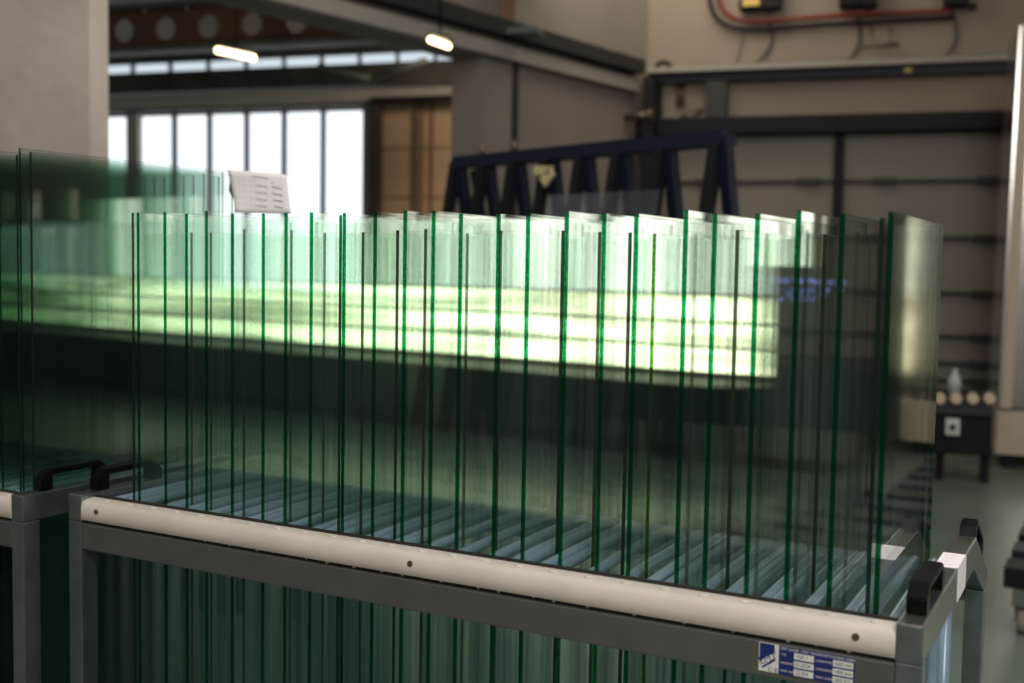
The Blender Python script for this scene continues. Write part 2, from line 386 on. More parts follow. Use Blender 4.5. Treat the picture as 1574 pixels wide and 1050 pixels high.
far_box('trim_12', 60, 160, 565, 170, GREYST, 0.2, 0.15)
far_box('trim_13', 60, 118, 740, 135, DARKC, 0.5, 0.5)
# tan sectional door of the far hall
bm = NB(); s0, s1, z0, z1 = px_box(bm, 583, 156, 770, 446, DF - 0.1, 0.1); 
far_d = struct('door_2', bm, TAN)
bm = NB(); px_box(bm, 636, 156, 647, 446, DF - 0.2, 0.1); px_box(bm, 661, 156, 664, 446, DF - 0.14, 0.04)
for y in (226, 302): px_box(bm, 583, y, 770, y + 2, DF - 0.12, 0.02)
obj('door_seam', bm, mat('brown_seam', (0.16, 0.105, 0.07), 0.6), far_d)
far_box('trim_14', 566, 150, 581, 446, mat('brown_post', (0.045, 0.028, 0.022), 0.6), 0.4, 0.2)
far_box('trim_15', 574, 147, 745, 155, BLACKP, 0.5, 0.2)
# skylight strip under the roof, four metres nearer
sk0, zk1 = sz(150, 104, 17.5); _, zk0 = sz(150, 122, 17.5); sk1, _ = sz(745, 80, 17.5)
_, za_ = sz(360, 93, 17.5); _, zb_ = sz(360, 109, 17.5)
bm = NB(); frame_box(bm, sk0 - 3, sk1 + 1, 17.5, 17.55, zb_, za_); sky = struct('window_3', bm, CLER)
bm = NB()
for i in range(-6, 14):
    s = sz(265 + 58 * i, 100, 17.5)[0]; frame_box(bm, s - 0.018, s + 0.018, 17.40, 17.5, zb_ - 0.05, za_ + 0.05)
obj('glazing_bar', bm, GREYST, sky)
bm = NB(); frame_box(bm, sk0 - 3, sk1 + 1, 17.3, 17.6, zb_ - 0.35, zb_); struct('trim_16', bm, DARKC)
bm = NB(); frame_box(bm, sk0 - 3, sk1 + 1, 17.3, 17.6, za_, za_ + 0.12); struct('trim_17', bm, DARKC)
# far hall ceiling with ribs
bm = NB(); zc = 7.2
frame_box(bm, -14, sC + 0.5, 2.5, 21, zc, zc + 0.1)
for i in range(40):
    frame_box(bm, -14, sC + 0.5, 2.6 + i * 0.45, 2.72 + i * 0.45, zc - 0.14, zc, 1)
struct('ceiling', bm, [DARKC, mat('ceiling_rib', (0.20, 0.18, 0.135), 0.7)])
# castellated roof beam
bm = NB()
dB = 10.0
sb0 = sz(60, 60, dB)[0]; _, zt_ = sz(330, 10, dB); _, zb2 = sz(330, 69, dB)
cs = [sz(x, 40, dB)[0] for x in (190, 253.5, 317.5, 384, 455, 526)]
pitch = (cs[-1] - cs[0]) / 5; zc_ = (zt_ + zb2) / 2; rr = sz(317.5, 22, dB)[1] - sz(317.5, 41, dB)[1]
M = Matrix(((ub.x, nb.x, 0, CAM.x), (ub.y, nb.y, 0, CAM.y), (0, 0, 1, 0), (0, 0, 0, 1)))
cl = [cs[0] + pitch * i for i in range(-4, 9)]
for c in cl:
    n = 32; ring = {}
    for yy in (dB, dB + 0.02):
        I = []; O = []
        for k in range(n):
            a = 2 * PI * (k + 0.5) / n; ca, sa = math.cos(a), math.sin(a)
            hexr = rr * math.cos(PI / 8) / math.cos(((a + PI / 8) % (PI / 4)) - PI / 8)
            sx = (pitch / 2) / max(abs(ca), 1e-6); sy = ((zt_ - zb2) / 2) / max(abs(sa), 1e-6); o_ = min(sx, sy)
            I.append(bm.verts.new(M @ Vector((c + ca * hexr, yy, zc_ + sa * hexr)))); O.append(bm.verts.new(M @ Vector((c + ca * o_, yy, zc_ + sa * o_))))
        ring[yy] = (I, O)
        for k in range(n): bm.faces.new((I[k], I[(k + 1) % n], O[(k + 1) % n], O[k]))
    A, B = ring[dB][0], ring[dB + 0.02][0]
    for k in range(n): bm.faces.new((A[k], A[(k + 1) % n], B[(k + 1) % n], B[k]))
web = struct('trim_18', bm, BROWNB)
bm = NB(); frame_box(bm, cl[0] - pitch, cl[-1] + pitch, dB - 0.12, dB + 0.14, zb2 - 0.05, zb2, 0)
frame_box(bm, cl[0] - pitch, cl[-1] + pitch, dB - 0.12, dB + 0.14, zt_, zt_ + 0.05, 0)
obj('beam_flange', bm, GREYST, web)
# brace behind the beam
bm = NB()
P1 = HP(*[*sz(655, 92, 17.0)][:1], 17.0, sz(655, 92, 17.0)[1]); P2 = HP(sz(572, 122, 17.0)[0], 17.0, sz(572, 122, 17.0)[1])
bm_tube(bm, [P2, P1], 0.05, 8)
P1 = HP(sz(490, 100, 17.0)[0], 17.0, sz(490, 100, 17.0)[1]); bm_tube(bm, [P2, P1], 0.04, 8); struct('trim_19', bm, GREYST)

# concrete wall behind the left rack
dc = 5.0
s1_, _ = sz(138, 120, dc)
bm = NB(); frame_box(bm, s1_ - 3.2, s1_, dc, dc + 0.15, 0, 7); struct('wall_concrete', bm, CONC)

# tube lamps hanging in the far hall
def lamp_at(pa, pb, z, label):
    A = hit(*pa, CAM + nb * z, nb); B = hit(*pb, CAM + nb * (z + .5), nb); c = (A + B) / 2
    t = thing('tube_lamp', label, 'ceiling lamp', c, 'warm tube lamps under the hall roof')
    bm = NB(); bm_tube(bm, [A, B], z * 0.0032, 12); child('tube', bm, LAMP, t)
    d = (B - A).normalized(); bm = NB(); up = Vector((0, 0, 0.06))
    bm_tube(bm, [A + up * .8 - d * 0.03, B + up * .8 + d * 0.03], 0.022, 8); child('housing', bm, GREYST, t)
    bm = NB(); bm_tube(bm, [c + up, Vector((c.x, c.y, 7.2))], 0.008, 6); child('hanger', bm, BLACKP, t)
lamp_at((334, 77), (390, 89), 9.0, 'larger glowing warm tube lamp below the brown beam with round holes')
for yy, zz, wh in ((-3.4, 3.3, 'nearest'), (-4.4, 3.5, 'middle'), (-5.4, 3.7, 'farthest')):  # unseen tubes added to put warm highlights on the stainless machine
    A = Vector((0.2, yy, zz)); B = Vector((3.0, yy + .4, zz)); c = (A + B) / 2
    t = thing('tube_lamp', '%s of the long warm tube lamps behind the viewer, added for highlights on the stainless machine' % wh, 'ceiling lamp', c, 'warm tube lamps behind the viewer')
    bm = NB(); bm_tube(bm, [A, B], 0.05, 12); child('tube', bm, LAMP, t)
    bm = NB(); bm_tube(bm, [A + Vector((0, 0, .09)), B + Vector((0, 0, .09))], 0.04, 8); child('housing', bm, GREYST, t)
lamp_at((662, 61), (689, 71), 6.6, 'small glowing warm tube lamp right beside the pale opening beam')

# ------------------------------------------------------------------ wall services on the back wall
def wp(px, py, off=0.06): P = hit(px, py, PB - nb * off, nb); return P
def smooth_path(pts, n=6):
    out = []
    P = [pts[0]] + pts + [pts[-1]]
    for i in range(1, len(P) - 2):
        for k in range(n):
            t = k / n; a, b, c, d = P[i - 1], P[i], P[i + 1], P[i + 2]
            out.append(0.5 * ((2 * b) + (c - a) * t + (2 * a - 5 * b + 4 * c - d) * t * t + (-a + 3 * b - 3 * c + d) * t ** 3))
    out.append(P[-2]); return out
def cable(name, pix, rad, m, label, off=0.08):
    bm = NB(); bm_tube(bm, smooth_path([wp(x, y, off) for x, y in pix]), rad, 8)
    return tag(obj(name, bm, m), label, 'cable')
cable('supply_cable', [(1088, -30), (1092, 8), (1104, 30), (1130, 43), (1180, 44), (1260, 38), (1340, 34), (1400, 30), (1465, 27)], 0.022, BLACKP, 'thick black cable looping under the wall boxes, the lower of the two runs')
cable('supply_cable', [(1104, -30), (1106, 2), (1116, 20), (1140, 31), (1190, 31), (1260, 26), (1340, 20), (1400, 19), (1466, 16)], 0.024, REDC, 'dark red cable looping under the wall boxes, the upper of the two runs', 0.10)
for i, (pp, lab) in enumerate([([(1180, 30), (1187, 55), (1180, 78), (1160, 100)], 'thin grey cable curving down from the leftmost wall box'),
                ([(1318, 20), (1322, 50), (1317, 75), (1304, 93)], 'thin grey cable curving down from the middle wall box'),
                ([(1466, 20), (1470, 50), (1466, 70), (1455, 84)], 'thin grey cable curving down from the rightmost wall box')]):
    cable('drop_cable', pp, 0.016, mat('grey_cable_%d' % i, (0.07, 0.06, 0.05), 0.6), lab, 0.028)
cable('drop_cable', [(1143, 45), (1139, 70), (1131, 100)], 0.006, MATS['grey_cable_0'], 'thinnest wire hanging left of the leftmost wall box', 0.03)
for (x0, y0, x1, y1, lab, col) in [(1136, -40, 1200, 12, 'wall box with a yellow front above the left cable drop', YELL), (1290, -40, 1350, 8, 'dark wall box above the middle cable drop', BLACKP), (1452, -40, 1492, 8, 'dark wall box above the right cable drop', BLACKP)]:
    c = wp((x0 + x1) / 2, y1, 0.1); t = thing('junction_box', lab, 'electrical box', c, 'electrical boxes high on the back wall')
    bm = NB(); px_box(bm, x0, y0, x1, y1, D - 0.2, 0.19, 0, 0.01); child('housing', bm, BLACKP, t)
    bm = NB(); px_box(bm, x0 + 6, y0 + 5, x0 + 32, y1 - 3, D - 0.215, 0.015); child('cover', bm, col, t)
    bm = NB(); px_box(bm, x0 + 40, y1 - 4, x0 + 50, y1 + 4, D - 0.16, 0.1); child('cable_gland', bm, BLACKP, t)
# small towel-bar like bracket and its ticks
t = thing('wall_bracket', 'small horizontal metal bracket on the back wall below the cables', 'bracket', wp(1355, 70, 0.05))
bm = NB(); bm_tube(bm, [wp(1326, 71, .1), wp(1382, 68, .1)], 0.018, 8); child('bar', bm, SCREW, t)
for x in (1340, 1369):
    bm = NB(); bm_tube(bm, [wp(x, 69, .1), wp(x, 40, .04)], 0.008, 6); child('stay', bm, SCREW, t)
# yellow marker on the blue beam
bm = NB(); px_box(bm, 1390, 104, 1402, 111, D - 0.16, 0.02); tag(obj('beam_marker', bm, YELL), 'tiny yellow marker on the navy beam of the back wall', 'marker')
# stop valve on the wall
t = thing('pipe_valve', 'small valve with pipe stub left of the grey wall column', 'valve', wp(1063, 175, 0.05))
bm = NB(); bm_tube(bm, [wp(1040, 190, .08), wp(1058, 174, .1), wp(1080, 170, .1)], 0.03, 8); child('pipe', bm, SCREW, t)
bm = NB(); bm_tube(bm, [wp(1060, 172, .2), wp(1060, 172, .05)], 0.06, 10); child('wheel', bm, SCREW, t)
bm = NB()
for x in (1041, 1046, 1051): bm_tube(bm, [wp(x, 125, .04), wp(x, 165, .04)], 0.012, 6)
tag(obj('conduit', bm, SCREW), 'three thin conduits running down beside the grey wall column', 'conduit')
# hose coil at the corner
bm = NB(); pts = [wp(1020 + 10 * math.cos(a), 104 - 8 * math.sin(a), .2) for a in [PI * k / 10 for k in range(11)]]
bm_tube(bm, pts, 0.025, 8); tag(obj('hose_loop', bm, BLACKP), 'dark hose loop lying on the beam near the wall corner', 'hose')
t = thing('wall_clamp', 'small grey clamp bracket on the partition near the corner', 'bracket', hpart(975, 180, 0.1))
bm = NB(); A = hpart(962, 180, 0.02); bm_tube(bm, [A, A + n2 * 0.28], 0.035, 8); child('arm', bm, SCREW, t)
bm = NB(); bm_tube(bm, [A + n2 * 0.27, A + n2 * 0.33], 0.06, 8); child('tip', bm, SCREW, t)

# ------------------------------------------------------------------ blue A-frame rack behind the panes
zt2 = 2.25
TA = hz(704, 250, zt2); TB = hz(1108, 212, zt2)
e1 = (TB - TA); LEN = e1.length; e1.normalize(); e2 = Vector((-e1.y, e1.x, 0))
if e2.dot(fw) < 0: e2 = -e2
zfoot = 0.35
tr_ = thing('glass_transport_rack', 'tall navy steel A-frame transport rack standing behind the glass panes', 'glass rack', (TA.x, TA.y, 0))
def bar(bm, A, B, w, d, nrm=None):
    A, B = Vector(A), Vector(B); t = (B - A).normalized(); n = nrm or e2
    n = (n - t * n.dot(t)).normalized(); b = t.cross(n); vs = []
    for P in (A, B):
        for i, j in ((-1, -1), (1, -1), (1, 1), (-1, 1)): vs.append(bm.verts.new(P + b * i * w / 2 + n * j * d / 2))
    for q in ((0, 1, 2, 3), (7, 6, 5, 4), (0, 4, 5, 1), (1, 5, 6, 2), (2, 6, 7, 3), (3, 7, 4, 0)): bm.faces.new([vs[i] for i in q])
bm = NB(); bar(bm, TA - e1 * .02, TB + e1 * .03, 0.075, 0.07); child('top_beam', bm, NAVY, tr_)
bm = NB(); bar(bm, TA + e2 * .12 - e1 * .02, TB + e2 * .12 - e1 * .02, 0.06, 0.06); child('rear_top_beam', bm, NAVY, tr_)
down = Vector((0, 0, -1))
posts = [0.015, 0.18, 0.355, 0.50, 0.645, 0.775, 0.895, 0.985]
# front posts: pairs read at fractions of the beam; each leans slightly back as in an A-frame
fr = [(706, 700), (752, 742, 2), (800, 790), (850, 852), (905, 912), (965, 962), (1030, 1028), (1105, 1108)]
for i in range(8):
    q = [0.0, 0.135, 0.27, 0.41, 0.545, 0.68, 0.83, 1.0][i]
    A = TA + e1 * LEN * q
    for sgn in (-1, 1):
        if i == 0 and sgn < 0: pass
        foot = A + down * (zt2 - zfoot) + e1 * (0.06 * sgn) - e2 * (0.30 if sgn < 0 else -0.30)
        bm = NB(); bar(bm, A + e1 * 0.022 * sgn, foot, 0.062, 0.06); child('upright', bm, NAVY if sgn > 0 else BLACKP, tr_)
for A0, q0, q1 in ((TA, 0.02, 0.12), (TA, 0.97, 0.84)):
    bm = NB(); bar(bm, TA + e1 * LEN * q0 + e2 * 0.1 + down * 0.05, TA + e1 * LEN * q1 + e2 * 0.1 + down * (1.0 if q0 > .5 else .75), 0.04, 0.04); child('diagonal_brace', bm, NAVY, tr_)
bm = NB(); bar(bm, TA - e2 * .4 + down * (zt2 - zfoot + .02), TB - e2 * .4 + down * (zt2 - zfoot + .02), 0.12, 0.12); child('base_beam', bm, NAVY, tr_)
bm = NB(); bar(bm, TA + e2 * .4 + down * (zt2 - zfoot + .02), TB + e2 * .4 + down * (zt2 - zfoot + .02), 0.12, 0.12); child('base_beam', bm, NAVY, tr_)
for q in (0.05, 0.95):
    for k in (-.4, .4):
        P = TA + e1 * LEN * q + e2 * k; bm = NB(); bm_box(bm, P.x - .06, P.x + .06, P.y - .06, P.y + .06, 0, zfoot - .05); child('foot', bm, NAVY, tr_)
for q in (.115, .26):
    P = TA + e1 * LEN * q; bm = NB(); bm_tube(bm, [P + Vector((0, 0, .03)), P + Vector((0, 0, .1))], 0.016, 8); child('bolt', bm, SCREW, tr_)
# glass sheet leaning on it and the strap
GA = hit(842, 303, TA - e2 * 0.13, e2); GB = hit(1014, 289, TA - e2 * 0.13, e2)
zg = (GA.z + GB.z) / 2; GA.z = GB.z = zg
bm = NB(); bar(bm, (GA + GB) / 2, (GA + GB) / 2 - e2 * 0.32 + Vector((0, 0, -(zg - 0.47))), (GB - GA).length, 0.012)
tag(obj('leaning_glass_sheet', bm, glass_face('far_sheet_glass', (0.93, 0.95, 0.97), haze=0.06, hazecol=(0.35, 0.4, 0.48))), 'clear glass sheet leaning against the navy A-frame rack', 'glass sheet')
bm = NB(); q = hit(848, 262, TA - e2 * 0.115, e2); q2 = hit(835, 281, TA - e2 * 0.115, e2); q0 = hit(822, 262, TA - e2 * 0.115, e2)
bar(bm, q0, q, 0.05, 0.02); bar(bm, q, q2, 0.07, 0.02); tag(obj('lashing_strap', bm, STRAP), 'pale yellow strap hanging on the navy A-frame rack', 'strap')

# ------------------------------------------------------------------ steel machine on the right, blue machine, trolley
dm = 10.0
sM0, _ = sz(1543, 500, dm); sM1 = sM0 + 2.05; _, zM1 = sz(1560, 40, dm); _, zMb = sz(1560, 628, dm); _, zMc = sz(1560, 700, dm)
mc = thing('washing_machine_line', 'tall brushed stainless glass processing machine at the right edge of the picture', 'machine', HP(sM0 + 1, dm, 0))
lean = sz(1566, 60, dm)[0] - sz(1534, 620, dm)[0]
def leanbox(bm, s0, s1, d0, d1, z0, z1):
    M_ = Matrix(((ub.x, nb.x, 0, CAM.x), (ub.y, nb.y, 0, CAM.y), (0, 0, 1, 0), (0, 0, 0, 1)))
    vs = bm_box(bm, s0, s1, d0, d1, z0, z1, 0)
    for v in vs: v.co.x += lean * (v.co.z - zMb) / (zM1 - zMb) - lean * .5; v.co = M_ @ v.co
n_p = 3; wp_ = (sM1 - sM0) / n_p
for i in range(n_p):
    bm = NB(); leanbox(bm, sM0 + wp_ * i + (.0 if i == 0 else .008), sM0 + wp_ * (i + 1) - .008, dm, dm + .9, zMb, zM1); child('steel_panel', bm, SSTEEL, mc)
bm = NB(); leanbox(bm, sM0, sM1, dm + .02, dm + .85, zMc, zMb - 0.02); child('base_panel', bm, CREAM, mc)
for s in (sM0 + .12, sM0 + 1.2, sM1 - .12):
    bm = NB(); leanbox(bm, s - .05, s + .05, dm + .1, dm + .3, 0.0, zMc); child('foot', bm, BLACKP, mc)
bm = NB(); leanbox(bm, sM0 + .02, sM0 + .10, dm - .02, dm + .0, zMb, zM1); child('edge_trim', bm, CREAM, mc)
bm = NB(); leanbox(bm, sM0 + .9, sM1 - .1, dm + .25, dm + .8, 0.08, zMc); child('undertray', bm, BLACKP, mc)
cc = thing('control_cabinet', 'tall dark control cabinet with small blue lights, seen mirrored in the right glass sheets', 'cabinet', HP(2.94, 8.7, 0))
bm = NB(); frame_box(bm, 2.76, 3.12, 8.55, 8.9, 0.1, 1.62, 0, .01); child('housing', bm, GREYST, cc)
bm = NB(); frame_box(bm, 2.78, 3.10, 8.57, 8.88, 0, 0.1); child('plinth', bm, BLACKP, cc)
for q, z in [(2.80, 1.50), (2.83, 1.44), (2.87, 1.40), (2.90, 1.50), (2.94, 1.36), (2.98, 1.52), (3.03, 1.43), (3.07, 1.50)]:
    bm = NB(); bmesh.ops.create_uvsphere(bm, u_segments=8, v_segments=6, radius=.014, matrix=Matrix.Translation(HP(q, 8.545, z))); child('indicator_light', bm, BLED, cc)

bmx = thing('roller_machine', 'low dark navy machine with beige knobs in front of the sectional door', 'machine', HP(sz(1480, 690, 9.2)[0], 9.2, 0))
s0, _ = sz(1380, 650, 9.2); s1, _ = sz(1526, 650, 9.2); _, z1 = sz(1485, 611, 9.2)
_, z0 = sz(1485, 700, 9.2)
bm = NB(); frame_box(bm, s0, s1, 9.2, 9.8, z0, z1, 0, .01); child('body', bm, BLACKP, bmx)
bm = NB(); frame_box(bm, s0, s1, 9.16, 9.2, z0 + (z1 - z0) * .72, z1, 0); child('knob_rail', bm, SEAM, bmx)
for x in (1397, 1421, 1445, 1470, 1496, 1522):
    P = hit(x, 613, CAM + nb * 9.1, nb); bm = NB(); bm_tube(bm, [P, P + nb * .1], 0.04, 12); child('knob', bm, KNOB, bmx)
P = sz(1464, 656, 9.16); bm = NB(); frame_box(bm, P[0] - .05, P[0] + .05, 9.13, 9.20, P[1] - .06, P[1] + .06, 0, .006); sw = child('switch_plate', bm, LWHITE, bmx)
bm = NB(); frame_box(bm, P[0] - .02, P[0] + .02, 9.115, 9.13, P[1] - .02, P[1] + .02); child('switch_knob', bm, BLACKP, bmx)
for x in (1445, 1515):
    s, _ = sz(x, 705, 9.3); bm = NB(); frame_box(bm, s - .03, s + .03, 9.3, 9.45, 0, z0); child('foot', bm, BLACKP, bmx)
P = sz(1467, 604, 9.3); c = HP(P[0], 9.35, z1)
bm = NB(); bm_tube(bm, [c + Vector((0, 0, .002)), c + Vector((0, 0, .10)), c + Vector((0, 0, .14)), c + Vector((0, 0, .16)), c + Vector((0, 0, .20))], [.05, .05, .04, .02, .02], 12)
tag(obj('plastic_bottle', bm, mat('clear_bottle', (0.45, 0.46, 0.47), 0.2)), 'small pale bottle standing on the dark navy machine with knobs', 'bottle')

# slatted trolley
zs_ = 0.30; XL_ = hz(1543, 872, zs_); yA = XL_.y
sl = thing('slatted_trolley', 'low trolley with dark slatted deck at the right edge on the green floor', 'trolley', (XL_.x + .6, yA + 1, 0))
n_s = 9
for i in range(n_s):
    y = yA + i * .36; x0 = XL_.x - 0.03 * i * 0
    bm = NB(); bm_box(bm, x0, x0 + 1.03, y, y + .21, zs_ - .09, zs_, bevel=.004); child('slat', bm, NAVY if i % 2 else BLACKP, sl)
bm = NB(); bm_box(bm, XL_.x + .04, XL_.x + .12, yA - .02, yA + n_s * .36, zs_ - .16, zs_ - .09); child('side_rail', bm, GREYST, sl)
bm = NB(); bm_box(bm, XL_.x + .92, XL_.x + 1.0, yA - .02, yA + n_s * .36, zs_ - .16, zs_ - .09); child('side_rail', bm, GREYST, sl)
for cx, cy in ((XL_.x + .08, yA + .08), (XL_.x + .95, yA + .08), (XL_.x + .08, yA + n_s * .36 - .15), (XL_.x + .95, yA + n_s * .36 - .15)):
    bm = NB(); bm_tube(bm, [(cx - .02, cy, .068), (cx + .02, cy, .068)], .068, 20); w_ = child('caster_wheel', bm, mat('caster_tyre', (0.30, 0.25, 0.2), .5) if 'caster_tyre' not in MATS else MATS['caster_tyre'], sl)
    bm = NB(); bm_box(bm, cx - .035, cx - .025, cy - .03, cy + .03, .05, .15); bm_box(bm, cx + .025, cx + .035, cy - .03, cy + .03, .05, .15); bm_box(bm, cx - .035, cx + .035, cy - .04, cy + .04, .14, .155); child('caster_fork', bm, STEEL, sl)

# dark blocks added behind the racks to darken the view through the glass
for (x0, x1, d0, lab) in ((740, 1382, 8.0, 'long dark block added behind the front rack, darkening the view through its glass'),):
    sa, sb = sz(x0, 640, d0)[0], sz(x1, 640, d0)[0]
    rt = thing('added_dark_block', lab, 'table', HP((sa + sb) / 2, d0 + .3, 0))
    bm = NB(); frame_box(bm, sa, sb, d0, d0 + .7, .50, .93, 0, .01); child('body', bm, TEAL, rt)
    for q in range(5):
        m_ = sa + .15 + (sb - sa - .3) * q / 4; bm = NB(); frame_box(bm, m_ - .04, m_ + .04, d0 + .1, d0 + .6, 0, .50); child('leg', bm, BLACKP, rt)
sa, sb = sz(-250, 640, 4.1)[0], sz(520, 640, 4.1)[0]
rt = thing('added_left_block', 'dark block added behind the left rack, darkening the view through the tall glass', 'crate', HP((sa + sb) / 2, 4.3, 0))  # unseen block added to deepen the lower part of the left glass
bm = NB(); frame_box(bm, sa, sb, 4.1, 4.8, .12, 1.24, 0, .01); child('body', bm, TEAL, rt)
for q in (sa + .1, sb - .1):
    bm = NB(); frame_box(bm, q - .05, q + .05, 4.15, 4.75, 0, .12); child('foot', bm, BLACKP, rt)

cv = thing('conveyor', 'long dark low conveyor added below the bright windows to darken their mirrored foot', 'conveyor', HP(9, 8.6, 0))  # unseen body added to make the dark band mirrored under the windows
bm = NB(); frame_box(bm, WS0 + .0, 18.5, 8.35, 8.98, .16, .64); child('body', bm, TEAL, cv)
for q in range(4, 19, 3):
    bm = NB(); frame_box(bm, q - .05, q + .05, 8.4, 8.9, 0, .16); child('leg', bm, BLACKP, cv)

flush = [(.126, 'd'), (.142, 'g'), (.214, 'g'), (.270, 'g'), (.321, 'g'), (.386, 'g'), (.461, 'g'), (.514, 'g'), (.572, 'g'), (.636, 'd'), (.645, 'g'), (.711, 'g'), (.774, 'g'), (.831, 'g'), (.885, 'g'), (.957, 'g'), (1.012, 'g'), (1.081, 'g'), (1.146, 'g'), (1.200, 'g'), (1.280, 'g'), (1.325, 'g'), (1.390, 'g'), (1.450, 'g'), (1.512, 'g'), (1.566, 'd'), (1.578, 'g')]
rec = [(.215, .07, 'b'), (.276, .065, 'b'), (.377, .05, 'b'), (.467, .077, 'b'), (.532, .098, 'b'), (.650, .052, 'b'), (.715, .065, 'k'), (.779, .059, 'b'), (.841, .104, 'b'), (.905, .11, 'b'), (1.021, .119, 'k'), (1.086, .118, 'b'), (1.149, .093, 'k'), (1.206, .063, 'o'), (1.270, .082, 'b'), (1.328, .094, 'b'), (1.388, .088, 'o'), (1.447, .09, 'k'), (1.455, .136, 'b'), (1.499, .174, 'b')]
rec = [(next((fx + (.0086 if x >= fx else -.0086) for fx, fk in flush if abs(fx - x) < .0085), x), y, k) for x, y, k in rec]
left = [(-.122, -.030, 'k', .703, 'right-hand dark-edged tall glass sheet'), (-.152, -.032, 'g', .712, 'green-edged tall glass sheet second from the right'), (-.176, -.020, 'k', .700, 'brown-edged tall glass sheet third from the right'), (-.213, -.035, 'g', .708, 'green-edged tall glass sheet cut by the picture edge'),
        ]
LN = ['fifth', 'sixth', 'seventh', 'eighth', 'ninth', 'tenth', 'eleventh', 'twelfth', 'thirteenth', 'fourteenth', 'fifteenth', 'sixteenth', 'seventeenth', 'eighteenth', 'nineteenth', 'twentieth']
left += [(-.250 - .034 * i, -.032, 'g', .704, 'tall green-edged glass sheet, %s from the right' % LN[i]) for i in range(16)]

# ------------------------------------------------------------------ glass rack builder
XI0, XI1 = 0.024, 1.613; XO0, XO1 = -0.014, 1.649
ZT = 0.009
def rounded_box(x0, x1, y0, y1, z0, z1, b=.004):
    bm = NB(); bm_box(bm, x0, x1, y0, y1, z0, z1, bevel=b); return bm
def shift(bm, T):
    for v in bm.verts: v.co += T
    return bm
def handle(T, xa, xb, ya, yb, zbase, hgt=.044):
    """bridge handle: hollow channel legs and a grip"""
    bm = NB()
    prof = [(ya, zbase), (ya, zbase + hgt * .55), (ya + .022, zbase + hgt), (yb - .022, zbase + hgt), (yb, zbase + hgt * .55), (yb, zbase),
            (yb - .028, zbase), (yb - .028, zbase + hgt - .012), (ya + .028, zbase + hgt - .012), (ya + .028, zbase)]
    n = len(prof)
    A = [bm.verts.new((xa, *p)) for p in prof]; B = [bm.verts.new((xb, *p)) for p in prof]
    for i in range(n): bm.faces.new((A[i], A[(i + 1) % n], B[(i + 1) % n], B[i]))
    quads = [(0, 1, 8, 9), (1, 2, 8), (2, 3, 7, 8), (3, 4, 7), (4, 5, 6, 7)]
    for q in quads:
        bm.faces.new([A[i] for i in q][::-1]); bm.faces.new([B[i] for i in q])
    bmesh.ops.recalc_face_normals(bm, faces=bm.faces)
    bmesh.ops.bevel(bm, geom=[e for e in bm.edges if e.calc_face_angle(0) > .6], offset=.0022, segments=2, affect='EDGES')
    # screw recess in the near leg
    return shift(bm, T)
def clear_x(x, sheets, gap=.0142):
    for d in sorted([k * .001 for k in range(-14, 15)], key=abs):
        if all(abs(x + d - p) > gap for p in sheets) and XI0 + .011 < x + d < XI1 - .011: return x + d
    return None
